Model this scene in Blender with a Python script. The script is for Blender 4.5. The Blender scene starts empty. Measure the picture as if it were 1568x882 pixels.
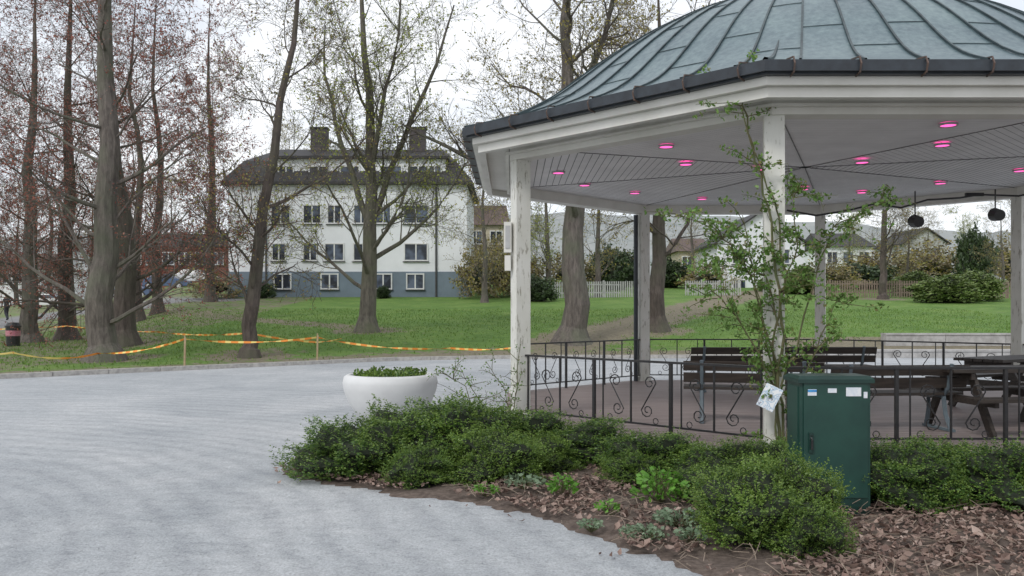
import bpy, math, random
import numpy as np
from mathutils import Vector, noise, Matrix
random.seed(7); rng=np.random.default_rng(7)
F=1312.0; CX=784.0; HY=476.0; EYE=1.65
sc=bpy.context.scene
# ---------------- materials ----------------
def _new(name):
    m=bpy.data.materials.new(name); m.use_nodes=True
    nt=m.node_tree; b=nt.nodes['Principled BSDF']; return m,nt,b
def ramp(nt,fac,stops):
    r=nt.nodes.new('ShaderNodeValToRGB')
    el=r.color_ramp.elements
    while len(el)<len(stops): el.new(0.5)
    for e,(p,c) in zip(el,stops): e.position=p; e.color=(c[0],c[1],c[2],1)
    nt.links.new(fac,r.inputs[0]); return r.outputs[0]
def noi(nt,vec,scale,detail=5,rough=.6,dist=0):
    n=nt.nodes.new('ShaderNodeTexNoise'); n.inputs['Scale'].default_value=scale
    n.inputs['Detail'].default_value=detail; n.inputs['Roughness'].default_value=rough; n.inputs['Distortion'].default_value=dist
    nt.links.new(vec,n.inputs['Vector']); return n.outputs['Fac']
def coord(nt,scale=(1,1,1),rot=0):
    tc=nt.nodes.new('ShaderNodeTexCoord'); mp=nt.nodes.new('ShaderNodeMapping'); mp.inputs['Scale'].default_value=scale; mp.inputs['Rotation'].default_value=(0,0,rot)
    nt.links.new(tc.outputs['Object'],mp.inputs[0]); return mp.outputs[0]
def mixc(nt,f,a,b,mode='MIX'):
    m=nt.nodes.new('ShaderNodeMix'); m.data_type='RGBA'; m.blend_type=mode
    for s,v in ((m.inputs[0],f),(m.inputs[6],a),(m.inputs[7],b)):
        if isinstance(v,(int,float)): s.default_value=v
        elif isinstance(v,tuple): s.default_value=(v[0],v[1],v[2],1)
        else: nt.links.new(v,s)
    return m.outputs[2]
def bump(nt,b,h,st,dist=.02):
    n=nt.nodes.new('ShaderNodeBump'); n.inputs['Strength'].default_value=st; n.inputs['Distance'].default_value=dist
    nt.links.new(h,n.inputs['Height']); nt.links.new(n.outputs[0],b.inputs['Normal'])
def pm(name,c1,c2=None,scale=5,rough=.7,bs=.3,bd=.01,metal=0,stretch=(1,1,1),lo=.35,hi=.65):
    m,nt,b=_new(name); b.inputs['Roughness'].default_value=rough; b.inputs['Metallic'].default_value=metal
    if c2 is None: c2=tuple(x*.75 for x in c1)
    v=coord(nt,stretch); n=noi(nt,v,scale,4)
    nt.links.new(ramp(nt,n,[(lo,c1),(hi,c2)]),b.inputs['Base Color'])
    if bs>0: bump(nt,b,n,bs,bd)
    return m
def leafm(name,cols,trans=.35,rough=.5):
    m,nt,b=_new(name); g=nt.nodes.new('ShaderNodeNewGeometry')
    n=len(cols); c=ramp(nt,g.outputs['Random Per Island'],[(i/(n-1),cc) for i,cc in enumerate(cols)])
    v=coord(nt); k=noi(nt,v,1.6,1)
    k2=ramp(nt,k,[(.3,(.7,.7,.7)),(.7,(1.15,1.15,1.15))])
    c=mixc(nt,1.0,c,k2,'MULTIPLY'); nt.links.new(c,b.inputs['Base Color']); b.inputs['Roughness'].default_value=rough
    if trans>0:
        t=nt.nodes.new('ShaderNodeBsdfTranslucent'); nt.links.new(c,t.inputs[0])
        mx=nt.nodes.new('ShaderNodeMixShader'); mx.inputs[0].default_value=trans
        nt.links.new(b.outputs[0],mx.inputs[1]); nt.links.new(t.outputs[0],mx.inputs[2])
        nt.links.new(mx.outputs[0],nt.nodes['Material Output'].inputs[0])
    return m
M={}
M['white']=pm('white_paint',(.76,.745,.70),(.62,.605,.55),2.2,.55,.15,.004,lo=.3,hi=.75)
m,nt,b=_new('post_paint'); v=coord(nt,(1,1,.22)); n=noi(nt,v,20,7,.7); n2=noi(nt,coord(nt),1.5,3)
c=ramp(nt,n,[(.0,(.22,.20,.17)),(.38,(.40,.38,.33)),(.43,(.73,.72,.68)),(1,(.77,.76,.73))])
c=mixc(nt,1.0,c,ramp(nt,n2,[(.3,(.84,.84,.80)),(.7,(1,1,1))]),'MULTIPLY')
nt.links.new(c,b.inputs['Base Color']); b.inputs['Roughness'].default_value=.6; bump(nt,b,n,.4,.004); M['post']=m
M['ceil']=pm('ceiling_boards',(.82,.81,.81),(.72,.71,.71),2,.6,.1,.003)
M['gap']=pm('board_gap',(.20,.20,.20),(.13,.13,.13),5,.7,0)
M['dark']=pm('gutter_metal',(.030,.038,.048),(.018,.022,.028),8,.45,.1)
M['hook']=pm('gutter_hook',(.13,.08,.06),(.06,.045,.04),8,.6)
m,nt,b=_new('dome_sheet_metal'); n=noi(nt,coord(nt,(1,1,.7)),1.1,6,.65,.5); n2=noi(nt,coord(nt,(5,5,.6)),3,5,.7)
c=ramp(nt,n,[(.28,(.055,.09,.112)),(.5,(.10,.155,.175)),(.72,(.17,.245,.25))])
c=mixc(nt,.45,c,ramp(nt,n2,[(.35,(.06,.095,.12)),(.65,(.23,.295,.30))]))
nt.links.new(c,b.inputs['Base Color']); b.inputs['Roughness'].default_value=.38; b.inputs['Metallic'].default_value=.3; bump(nt,b,n2,.25,.006); M['copper']=m
M['seam']=pm('dome_seam',(.022,.034,.04),(.05,.078,.084),6,.45,.2,metal=.2)
M['iron']=pm('black_iron',(.014,.014,.016),(.024,.022,.022),30,.4,.2,.002)
m,nt,b=_new('deck_boards'); v=coord(nt); w=nt.nodes.new('ShaderNodeTexWave'); w.wave_type='BANDS'; w.bands_direction='Y'; w.inputs['Scale'].default_value=2.2
nt.links.new(v,w.inputs[0]); n=noi(nt,coord(nt,(.6,9,1)),3,5)
c=ramp(nt,n,[(.3,(.20,.155,.145)),(.7,(.35,.285,.27))]); c=mixc(nt,1.0,c,ramp(nt,w.outputs['Fac'],[(.02,(.25,.25,.25)),(.08,(1,1,1))]),'MULTIPLY')
nt.links.new(c,b.inputs['Base Color']); b.inputs['Roughness'].default_value=.6; M['deck']=m
M['skirt']=pm('floor_edge',(.45,.44,.42),(.30,.29,.28),6)
m,nt,b=_new('pink_lamp'); b.inputs['Base Color'].default_value=(.9,.2,.5,1); b.inputs['Emission Color'].default_value=(1,.10,.45,1); b.inputs['Emission Strength'].default_value=1.6
M['pink']=m
M['lamprim']=pm('lamp_rim',(.5,.5,.5),(.4,.4,.4))
M['bench']=pm('dark_stained_wood',(.022,.017,.014),(.05,.038,.03),6,.6,.3,.004,stretch=(.5,6,6))
M['bleg']=pm('bench_leg_metal',(.13,.17,.19),(.09,.11,.13),8,.45)
M['green']=pm('green_cabinet_paint',(.015,.060,.046),(.010,.042,.034),4,.38,.08,.002)
M['greend']=pm('green_cabinet_dark',(.010,.040,.032),(.007,.028,.023),4,.4,.1,.002)
M['lab']=pm('label_white',(.75,.76,.78),(.6,.65,.72),30,.5,0)
M['labb']=pm('label_blue',(.05,.2,.5),(.05,.3,.6),20,.5,0)
m,nt,b=_new('poster_print'); n=noi(nt,coord(nt),18,3); c=ramp(nt,n,[(.42,(.85,.86,.88)),(.5,(.40,.55,.70)),(.58,(.85,.86,.88)),(.64,(.2,.25,.35))]); nt.links.new(c,b.inputs['Base Color']); M['poster']=m
M['conc']=pm('concrete',(.46,.45,.44),(.31,.30,.29),4,.85,.4,.01)
M['kerb']=pm('granite_kerb',(.46,.44,.41),(.30,.285,.27),9,.85,.4,.01)
M['planter']=pm('planter_concrete',(.68,.685,.68),(.56,.56,.56),2.5,.6,.15,.004,lo=.2,hi=.85)
M['soil']=pm('soil',(.07,.05,.04),(.15,.115,.095),16,.95,.8,.02)
M['wood']=pm('stake_wood',(.42,.33,.2),(.3,.22,.13),9,.8)
M['bin']=pm('bin_plastic',(.015,.015,.017),(.03,.03,.03),9,.4)
M['binl']=pm('bin_label',(.5,.12,.2),(.5,.3,.3),20,.5)
M['wall']=pm('white_render',(.82,.83,.85),(.74,.755,.775),.6,.8,.1,.01)
M['plinth']=pm('blue_grey_plinth',(.19,.24,.29),(.15,.19,.23),.8,.8)
M['roofd']=pm('dark_roof',(.028,.028,.031),(.05,.047,.047),1.5,.75,.4,.03,stretch=(1,1,4))
M['roofr']=pm('brown_roof',(.12,.08,.065),(.09,.06,.05),2,.7,.4,.03)
M['frame']=pm('window_frame',(.75,.75,.74),(.65,.65,.64),3,.5,0)
m,nt,b=_new('window_glass'); b.inputs['Roughness'].default_value=.12
n=noi(nt,coord(nt),.9,2); nt.links.new(ramp(nt,n,[(.45,(.025,.03,.04)),(.62,(.12,.15,.21))]),b.inputs['Base Color']); M['glass']=m
M['brick']=pm('chimney_brick',(.05,.045,.05),(.09,.075,.07),5,.8)
M['red']=pm('brown_brick',(.28,.10,.07),(.20,.075,.055),3,.8)
M['beige']=pm('beige_wall',(.5,.44,.33),(.42,.37,.28),2,.8)
M['picket']=pm('picket_paint',(.46,.46,.44),(.33,.33,.32),3,.7)
M['steel']=pm('downpipe',(.05,.05,.055),(.08,.08,.08))
def bark(name,a,b_,moss=None):
    m,nt,b=_new(name); v=coord(nt,(1,1,.22)); n=noi(nt,v,9,5,.7,.3); n2=noi(nt,coord(nt),.9,2)
    c=ramp(nt,n,[(.3,a),(.7,b_)])
    if moss: c=mixc(nt,ramp(nt,n2,[(.45,(0,0,0)),(.65,(.7,.7,.7))]),c,moss)
    nt.links.new(c,b.inputs['Base Color']); b.inputs['Roughness'].default_value=.9; bump(nt,b,n,.8,.04); return m
M['barkA']=bark('beech_bark',(.055,.046,.040),(.185,.16,.14),(.11,.12,.08))
M['barkB']=bark('lime_bark',(.06,.052,.044),(.19,.17,.14),(.12,.13,.075))
M['barkC']=bark('dark_bark',(.04,.031,.027),(.13,.105,.09),(.09,.09,.06))
M['lfR']=leafm('copper_beech_leaf',[(.20,.055,.05),(.34,.11,.08),(.38,.18,.12),(.24,.085,.08)],.4)
M['lfY']=leafm('spring_leaf',[(.30,.36,.06),(.46,.50,.10),(.26,.35,.06),(.50,.48,.13)],.45)
M['lfO']=leafm('olive_leaf',[(.26,.25,.07),(.34,.33,.09),(.28,.15,.08),(.34,.34,.09)],.45)
M['lfB']=leafm('bronze_leaf',[(.32,.24,.06),(.42,.34,.09),(.29,.29,.08),(.44,.36,.12)],.4)
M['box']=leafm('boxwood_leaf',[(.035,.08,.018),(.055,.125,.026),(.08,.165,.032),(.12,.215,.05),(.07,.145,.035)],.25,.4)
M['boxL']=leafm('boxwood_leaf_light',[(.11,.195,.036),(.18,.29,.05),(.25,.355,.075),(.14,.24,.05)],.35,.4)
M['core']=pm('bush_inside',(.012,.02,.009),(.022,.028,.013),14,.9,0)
M['rose']=leafm('rose_leaf',[(.10,.20,.035),(.16,.29,.06),(.22,.36,.10),(.12,.24,.05),(.24,.22,.08)],.4)
M['stem']=pm('rose_stem',(.12,.10,.05),(.08,.10,.035),9,.8,0)
M['twigd']=pm('dry_twig',(.18,.14,.11),(.28,.22,.17),9,.9,0)
M['bright']=leafm('bright_herb_leaf',[(.12,.30,.035),(.19,.42,.06),(.10,.26,.035)],.35)
M['greyl']=leafm('grey_herb_leaf',[(.20,.29,.18),(.28,.37,.24),(.15,.24,.13)],.3)
M['litter']=leafm('dead_leaf',[(.13,.08,.066),(.24,.16,.13),(.35,.25,.205),(.17,.11,.09),(.43,.33,.28)],0,.8)
M['grassb']=leafm('grass_blade',[(.09,.18,.025),(.14,.25,.04),(.20,.29,.06)],.3)
M['everg']=leafm('evergreen_leaf',[(.03,.055,.02),(.05,.085,.03),(.07,.11,.035)],0)
M['hedgeg']=leafm('hedge_leaf',[(.09,.15,.035),(.14,.20,.05),(.18,.23,.07)],0)
M['scrub']=leafm('scrub_leaf',[(.18,.14,.08),(.25,.2,.12),(.2,.2,.09)],0)
M['carp']=pm('car_paint',(.08,.12,.22),(.07,.11,.2),1,.25,0)
M['carw']=pm('car_paint_white',(.7,.7,.7),(.65,.65,.65),1,.25,0)
M['tyre']=pm('tyre',(.02,.02,.02),(.03,.03,.03))
m,nt,b=_new('barrier_tape'); tc=nt.nodes.new('ShaderNodeTexCoord'); sx=nt.nodes.new('ShaderNodeSeparateXYZ'); nt.links.new(tc.outputs['Object'],sx.inputs[0])
mt=nt.nodes.new('ShaderNodeMath'); mt.operation='MULTIPLY'; mt.inputs[1].default_value=3.2; nt.links.new(sx.outputs[0],mt.inputs[0])
mf=nt.nodes.new('ShaderNodeMath'); mf.operation='FRACT'; nt.links.new(mt.outputs[0],mf.inputs[0])
nt.links.new(ramp(nt,mf.outputs[0],[(.0,(.85,.27,.04)),(.55,(.85,.29,.04)),(.6,(.85,.66,.2)),(1,(.85,.66,.2))]),b.inputs['Base Color']); M['tape']=m
# plaza
m,nt,b=_new('stone_dust'); v=coord(nt)
big=noi(nt,v,.26,4,.6,1.0); sw=noi(nt,coord(nt,(.8,1.35,1),.6),1.0,8,.72,1.6); fine=noi(nt,v,55,3,.8); mid=noi(nt,v,9,7,.8)
wv=nt.nodes.new('ShaderNodeTexWave'); wv.wave_type='RINGS'; wv.rings_direction='Z'; wv.inputs['Scale'].default_value=.9; wv.inputs['Distortion'].default_value=7; wv.inputs['Detail'].default_value=3; wv.inputs['Detail Scale'].default_value=.6
mpw=nt.nodes.new('ShaderNodeMapping'); mpw.inputs['Location'].default_value=(9,-3,0); nt.links.new(v,mpw.inputs[0]); nt.links.new(mpw.outputs[0],wv.inputs[0])
c=ramp(nt,big,[(.3,(.345,.365,.385)),(.5,(.415,.432,.448)),(.72,(.50,.51,.52))])
c=mixc(nt,.6,c,ramp(nt,sw,[(.3,(.76,.775,.79)),(.48,(.98,.98,.98)),(.6,(1.11,1.10,1.09)),(.72,(.90,.905,.915))]),'MULTIPLY')
c=mixc(nt,.8,c,ramp(nt,wv.outputs['Fac'],[(.05,(.91,.91,.92)),(.4,(1,1,1)),(.9,(1.05,1.05,1.05))]),'MULTIPLY')
c=mixc(nt,.8,c,ramp(nt,mid,[(.34,(.72,.73,.74)),(.5,(1.0,1.0,1.0)),(.66,(1.10,1.10,1.10))]),'MULTIPLY')
c=mixc(nt,.9,c,ramp(nt,fine,[(.3,(.62,.62,.62)),(.6,(1.14,1.14,1.14))]),'MULTIPLY')
vo=nt.nodes.new('ShaderNodeTexVoronoi'); vo.inputs['Scale'].default_value=6; nt.links.new(v,vo.inputs['Vector'])
c=mixc(nt,.8,c,ramp(nt,vo.outputs['Distance'],[(.03,(.38,.35,.31)),(.055,(1,1,1))]),'MULTIPLY')
nt.links.new(c,b.inputs['Base Color']); b.inputs['Roughness'].default_value=.92
ad=nt.nodes.new('ShaderNodeMath'); ad.operation='ADD'; nt.links.new(mid,ad.inputs[0]); nt.links.new(sw,ad.inputs[1])
bump(nt,b,ad.outputs[0],.8,.03); M['plaza']=m
# terrain
m,nt,b=_new('grass_ground'); v=coord(nt); at=nt.nodes.new('ShaderNodeAttribute'); at.attribute_name='dirt'; at2=nt.nodes.new('ShaderNodeAttribute'); at2.attribute_name='path'
n1=noi(nt,v,.5,4,.7); n2=noi(nt,v,6,5,.75); n3=noi(nt,v,1.7,4,.7)
g=ramp(nt,n1,[(.3,(.07,.15,.020)),(.5,(.105,.20,.032)),(.7,(.16,.245,.055))])
g=mixc(nt,.8,g,ramp(nt,n2,[(.3,(.6,.65,.55)),(.65,(1.25,1.2,1.1))]),'MULTIPLY')
d=ramp(nt,n2,[(.3,(.13,.10,.075)),(.65,(.26,.21,.16))])
s=nt.nodes.new('ShaderNodeMath'); s.operation='MULTIPLY_ADD'; s.inputs[1].default_value=1.3; nt.links.new(n3,s.inputs[0]); nt.links.new(at.outputs['Fac'],s.inputs[2])
f=ramp(nt,s.outputs[0],[(.80,(0,0,0)),(.98,(.88,.88,.88))]) 
c=mixc(nt,f,g,d)
c=mixc(nt,at2.outputs['Fac'],c,ramp(nt,n2,[(.3,(.18,.178,.18)),(.7,(.26,.257,.255))]))
nt.links.new(c,b.inputs['Base Color']); b.inputs['Roughness'].default_value=.95; bump(nt,b,n2,.9,.06); M['grass']=m
m,nt,b=_new('hazy_hill_forest'); n=noi(nt,coord(nt),.05,6,.8); nt.links.new(ramp(nt,n,[(.35,(.20,.225,.22)),(.6,(.31,.32,.31))]),b.inputs['Base Color']); b.inputs['Roughness'].default_value=1; M['hill']=m  # distance haze is painted into these pale forest colours
# ---------------- mesh builder ----------------
class MB:
    def __init__(s): s.v=[]; s.f=[]; s.mi=[]; s.mats=[]
    def m(s,k):
        if k not in s.mats: s.mats.append(k)
        return s.mats.index(k)
    def add(s,vs,fs,mat):
        o=len(s.v); i=s.m(mat); s.v.extend([tuple(p) for p in vs])
        for f in fs: s.f.append(tuple(a+o for a in f)); s.mi.append(i)
    def box(s,c,sz,mat,rz=0,rx=0,ry=0):
        R=Matrix.Rotation(rz,3,'Z')@Matrix.Rotation(ry,3,'Y')@Matrix.Rotation(rx,3,'X'); c=Vector(c); vs=[]
        for dx in(-.5,.5):
            for dy in(-.5,.5):
                for dz in(-.5,.5): vs.append(c+R@Vector((dx*sz[0],dy*sz[1],dz*sz[2])))
        s.add(vs,[(0,1,3,2),(4,6,7,5),(0,4,5,1),(2,3,7,6),(0,2,6,4),(1,5,7,3)],mat)
    def tube(s,pts,rad,n,mat,cap=False,closed=False):
        pts=[Vector(p) for p in pts]; N=len(pts)
        if not hasattr(rad,'__len__'): rad=[rad]*N
        vs=[]
        for i,p in enumerate(pts):
            if closed: t=pts[(i+1)%N]-pts[i-1]
            else: t=pts[min(i+1,N-1)]-pts[max(i-1,0)]
            if t.length<1e-9: t=Vector((0,0,1))
            t.normalize(); r=Vector((1,0,0)) if abs(t.z)>.8 else Vector((0,0,1))
            a=t.cross(r).normalized(); b=t.cross(a)
            for k in range(n):
                an=2*math.pi*(k+.5)/n; vs.append(p+(a*math.cos(an)+b*math.sin(an))*rad[i])
        fs=[]
        for i in range(N if closed else N-1):
            j=(i+1)%N
            for k in range(n):
                k2=(k+1)%n; fs.append((i*n+k,i*n+k2,j*n+k2,j*n+k))
        if cap: fs.append(tuple(range(n))[::-1]); fs.append(tuple((N-1)*n+k for k in range(n)))
        s.add(vs,fs,mat)
    def lathe(s,prof,n,mat,c=(0,0,0)):
        vs=[(c[0]+r*math.cos(2*math.pi*k/n),c[1]+r*math.sin(2*math.pi*k/n),c[2]+z) for r,z in prof for k in range(n)]
        fs=[(i*n+k,i*n+(k+1)%n,(i+1)*n+(k+1)%n,(i+1)*n+k) for i in range(len(prof)-1) for k in range(n)]
        s.add(vs,fs,mat)
    def np(s,V,Fc,mat):
        o=len(s.v); i=s.m(mat); s.v.extend(map(tuple,V.tolist())); fl=(Fc+o).tolist(); s.f.extend(map(tuple,fl)); s.mi.extend([i]*len(fl))
    def mesh(s,name,smooth=False):
        me=bpy.data.meshes.new(name); me.from_pydata(s.v,[],s.f)
        for k in s.mats: me.materials.append(M[k])
        me.polygons.foreach_set('material_index',s.mi)
        if smooth: me.polygons.foreach_set('use_smooth',[True]*len(s.f))
        me.update(); return me
    def build(s,name,parent=None,loc=None,smooth=False):
        ob=bpy.data.objects.new(name,s.mesh(name,smooth)); sc.collection.objects.link(ob)
        if parent: ob.parent=parent; ob.location=-Vector(parent.location)
        if loc is not None: ob.location=loc
        return ob
def empty(name,loc):
    e=bpy.data.objects.new(name,None); e.location=loc; sc.collection.objects.link(e); return e
def inst(name,me,loc,scale=(1,1,1),rz=0):
    o=bpy.data.objects.new(name,me); o.location=loc; o.scale=scale if hasattr(scale,'__len__') else (scale,)*3; o.rotation_euler=(0,0,rz); sc.collection.objects.link(o); return o
def cards(P,Tn,size,asp=.5):
    n=len(P); T=Tn/np.linalg.norm(Tn,axis=1,keepdims=True)
    R=rng.normal(size=(n,3)); B=np.cross(T,R); B/=np.linalg.norm(B,axis=1,keepdims=True)
    s=np.asarray(size).reshape(-1,1)*np.ones((n,1))
    V=np.empty((n,4,3)); V[:,0]=P-T*s*.5; V[:,1]=P+B*s*asp*.5+T*s*.08; V[:,2]=P+T*s*.5; V[:,3]=P-B*s*asp*.5+T*s*.08
    return V.reshape(-1,3),np.arange(n*4).reshape(n,4)
def rdir(n): 
    a=rng.normal(size=(n,3)); return a/np.linalg.norm(a,axis=1,keepdims=True)
# ---------------- terrain ----------------
KX=[-80,-30,-20,-12.4,-8.9,-4,-.2,10,30,80]; KYv=[-8,8,15.5,20.8,24,28.3,29.6,30,30,30]
def ky(x): return np.interp(x,KX,KYv)
def gh(x,y):
    x=np.asarray(x,float); y=np.asarray(y,float)
    d=y-ky(x); t=np.clip(d/9,0,1); t=t*t*(3-2*t)
    yy=np.clip(y,27,95); z=.075*(yy-27)
    u=x/np.maximum(y,1); q=np.clip((u+.50)/.13,0,1); q=q*q*(3-2*q); z=z*(.42+.58*q)
    z=np.where(d>0,z*t+.03*t,0)
    return z
def G(x,y): return float(gh(x,y))
def hit(px,py):
    for i in range(4000):
        Y=4+i*.05
        X=(px-CX)/F*Y; Z=EYE+(HY-py)/F*Y
        if G(X,Y)>=Z: return Vector((X,Y,G(X,Y)))
    X=(px-CX)/F*90; return Vector((X,90,G(X,90)))
def W(px,py,Y): return Vector(((px-CX)/F*Y,Y,EYE+(HY-py)/F*Y))
xs=np.concatenate([[-1500,-900,-500,-300,-180,-120,-90,-70,-60],np.arange(-52,52.1,.6),[60,70,90,120,180,300,500,900,1500]])
ys=np.concatenate([[-300,-100,-40,-20,0],np.arange(4,80,.6),[82,85,90,95,100,120,160,220,300,450,700,1500]])
XX,YY=np.meshgrid(xs,ys); ZZ=gh(XX,YY)-.004
ZZ[(YY-ky(XX))<=0]=-.006
V=np.stack([XX.ravel(),YY.ravel(),ZZ.ravel()],1); nx=len(xs); ny=len(ys)
ii=np.arange((ny-1)*(nx-1)); r=ii//(nx-1); c_=ii%(nx-1); a=r*nx+c_
Fc=np.stack([a,a+1,a+nx+1,a+nx],1)
mb=MB(); mb.np(V,Fc,'grass'); me=mb.mesh('ground',True)
def segd(X,Y,pts):
    D=np.full(X.shape,1e9)
    for (x0,y0),(x1,y1) in zip(pts[:-1],pts[1:]):
        dx,dy=x1-x0,y1-y0; t=np.clip(((X-x0)*dx+(Y-y0)*dy)/(dx*dx+dy*dy),0,1); D=np.minimum(D,np.hypot(X-x0-t*dx,Y-y0-t*dy))
    return D
dk=YY-ky(XX)
dirt=np.clip(1-dk/4.5,0,1)*.9
def pl(l): return [tuple(hit(*p))[:2] for p in l]
p1=pl([(860,528),(900,514),(960,500),(1040,478),(1110,458),(1180,446)])
dirt=np.maximum(dirt,np.clip(1.5-segd(XX,YY,p1)/1.5,0,1)*.8)
p2=pl([(240,478),(330,484),(420,492),(520,500)]); dirt=np.maximum(dirt,np.clip(1.35-segd(XX,YY,p2)/.9,0,1)*.6)
for tp in [(160,550),(195,528),(103,518),(45,522),(380,545),(562,506),(876,524),(1005,505),(1352,458)]:
    h=hit(*tp); dirt=np.maximum(dirt,np.clip(1.2-np.hypot(XX-h.x,YY-h.y)/1.9,0,1)*.65)
dirt=np.where((XX>10.5)&(dk>0)&(YY<36),.7,dirt)
dirt=np.where(XX<-14,np.maximum(dirt,.25),dirt)
pa=pl([(-60,507),(0,494),(60,485),(130,476),(250,464),(330,459)])
path=np.clip(2.4-segd(XX,YY,pa)/1.0,0,1)
for nm,arr in(('dirt',dirt),('path',path)):
    at=me.attributes.new(nm,'FLOAT','POINT'); at.data.foreach_set('value',arr.ravel().astype(np.float32))
ob=bpy.data.objects.new('ground',me); sc.collection.objects.link(ob)
px_=np.arange(-60,60.1,1.0); mb=MB()
vs=[(x,-25,.004) for x in px_]+[(x,float(ky(x)),.004) for x in px_]; n=len(px_)
mb.add(vs,[(i,i+1,n+i+1,n+i) for i in range(n-1)],'plaza'); mb.build('gravel_plaza')
mb=MB(); kx=np.arange(-40,10.9,.98)
for i in range(len(kx)-1):
    a=Vector((kx[i],float(ky(kx[i])),0)); b2=Vector((kx[i+1],float(ky(kx[i+1])),0)); d=b2-a
    mb.box((a+b2)/2+Vector((0,0,.045+random.uniform(-.006,.006))),(d.length-.015,.24,.15),'kerb',rz=math.atan2(d.y,d.x))
mb.build('stone_kerb')
for (x0,x1,y,h) in ((10.9,34,30.2,.22),(14.9,34,34.4,.40)):
    mb=MB(); z=G(x0+1,y); x=x0
    while x<x1:
        L=2.4; mb.box((x+L/2,y,z+h/2-.1),(L-.02,.45,h+.2),'conc'); mb.box((x+L/2,y,z+h+.035),(L-.01,.52,.07),'conc'); x+=L
    mb.build('low_concrete_wall')
# ---------------- bandstand ----------------
C=Vector((4.495,13.155,0)); FZ=.22; S=3.63; RP=4.743
BS=empty('bandstand',C)
def ov(R,k,z): an=math.radians(-112.5+45*k); return Vector((C.x+R*math.cos(an),C.y+R*math.sin(an),z))
mb=MB(); R=4.95
mb.add([ov(R,k,FZ) for k in range(8)],[tuple(range(8))],'deck'); 
for k in range(8):
    a,b2=ov(R,k,0),ov(R,k+1,0); mb.add([a,b2,b2+Vector((0,0,FZ-.002)),a+Vector((0,0,FZ-.002))],[(0,1,2,3)],'skirt')
mb.build('floor',BS)
mb=MB()
for k in range(8):
    p=ov(RP,k,0); an=math.radians(-112.5+45*k)
    mb.box((p.x,p.y,FZ+1.72),(.20,.20,3.44),'post',rz=an+math.pi/2+(.18 if k==0 else 0))
    mb.box((p.x,p.y,FZ+.04),(.25,.25,.08),'post',rz=an+math.pi/2)
p=ov(RP,5,0); mb.tube([(p.x-.16,p.y-.1,FZ),(p.x-.16,p.y-.1,3.6)],.045,8,'dark')
mb.build('posts',BS)
def ring(mb,R0,R1,z0,z1,mat):
    for k in range(8):
        a,b2,c2,d2=ov(R1,k,0),ov(R1,k+1,0),ov(R0,k+1,0),ov(R0,k,0)
        lo=[Vector((p.x,p.y,z0)) for p in(a,b2,c2,d2)]; hi=[Vector((p.x,p.y,z1)) for p in(a,b2,c2,d2)]
        mb.add(lo+hi,[(3,2,1,0),(4,5,6,7),(0,1,5,4),(2,3,7,6)],mat)
mb=MB()
ring(mb,4.66,4.90,3.63,3.86,'white'); ring(mb,4.91,4.96,3.70,3.73,'white')
ring(mb,4.91,5.28,3.80,3.858,'white'); ring(mb,5.24,5.34,3.70,3.797,'white'); ring(mb,5.31,5.42,3.80,3.93,'white')
mb.build('cornice_beams',BS)
mb=MB(); ring(mb,.02,4.65,3.90,3.93,'gap')
r0=.1; st=.115
cr=math.cos(math.radians(22.5))
while r0<4.66:
    r1=min(r0+st-.010,4.655); z=3.80+(4.65-r0)*.012
    for k in range(8): mb.add([ov(r0,k,z),ov(r0,k+1,z),ov(r1,k+1,z),ov(r1,k,z)],[(0,1,2,3)],'ceil')
    r0+=st
for k in range(8): mb.tube([ov(.1,k,3.850),ov(4.6,k,3.798)],.007,4,'gap')
mb.build('ceiling',BS)
lights=[(855,265),(895,284),(972,296),(1020,225),(1050,252),(1165,260),(1075,305),(1320,249),(1452,192),(1443,223),(1440,281),(1562,262),(1320,295),(1230,290)]
mb=MB()
for (x,y) in lights:
    Y=2.135*F/(HY-y); p=Vector(((x-CX)/F*Y,Y,3.785))
    mb.lathe([(.085,.02),(.085,-.004),(.105,-.008),(.105,.02)],20,'lamprim',p)
    mb.lathe([(0.001,.0),(.086,.0)],20,'pink',p)
mb.build('ceiling_lamps',BS)
prof=[(5.52,4.00),(5.2,4.09),(4.85,4.22),(4.55,4.39),(4.3,4.56),(4.0,4.79),(3.6,5.10),(3.1,5.43),(2.6,5.71),(2.1,5.94),(1.5,6.17),(.9,6.36),(.4,6.47),(.05,6.52)]
pr=np.array(prof)[::-1]; rr=np.linspace(5.52,.05,40); zz=np.interp(rr,pr[:,0],pr[:,1])
for _ in range(5): zz[1:-1]=(zz[:-2]+2*zz[1:-1]+zz[2:])/4
def rz_(r): return float(np.interp(r,rr[::-1],zz[::-1]))
def dome(th,r,dz=0):
    """octagonal plan at the eaves blending to a circular dome"""
    a=(th%(math.pi/4))-math.pi/8
    octf=cr/math.cos(a); t=min(1,max(0,(5.52-r)/2.6)); t=t*(2-t)
    f=octf*(1-t)+.968*t; an=math.radians(-112.5)+th
    return Vector((C.x+r*f*math.cos(an),C.y+r*f*math.sin(an),rz_(r)+dz))
mb=MB()
for k in range(8):
    vs=[dome(math.pi/4*k+math.pi/4*j/12*.99999,r) for r in rr for j in range(13)]
    mb.add(vs,[(i*13+j,i*13+j+1,i*13+j+14,i*13+j+13) for i in range(len(rr)-1) for j in range(12)],'copper')
mb.build('roof',BS,smooth=True)
mb=MB(); nse=56
for s_ in range(nse):
    th=2*math.pi*(s_+.5)/nse; rend=.35 if s_%4==0 else (1.4 if s_%2==0 else 2.4)
    mb.tube([dome(th,r,.016) for r in np.linspace(5.5,rend,20)],.015,4,'seam')
    th1=2*math.pi*(s_+1.5)/nse; r=5.5-(.95 if s_%2 else 1.5)
    while r>2.4:
        mb.tube([dome(th+(th1-th)*j/3,r,.003) for j in range(4)],.007,4,'seam'); r-=1.25
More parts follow.
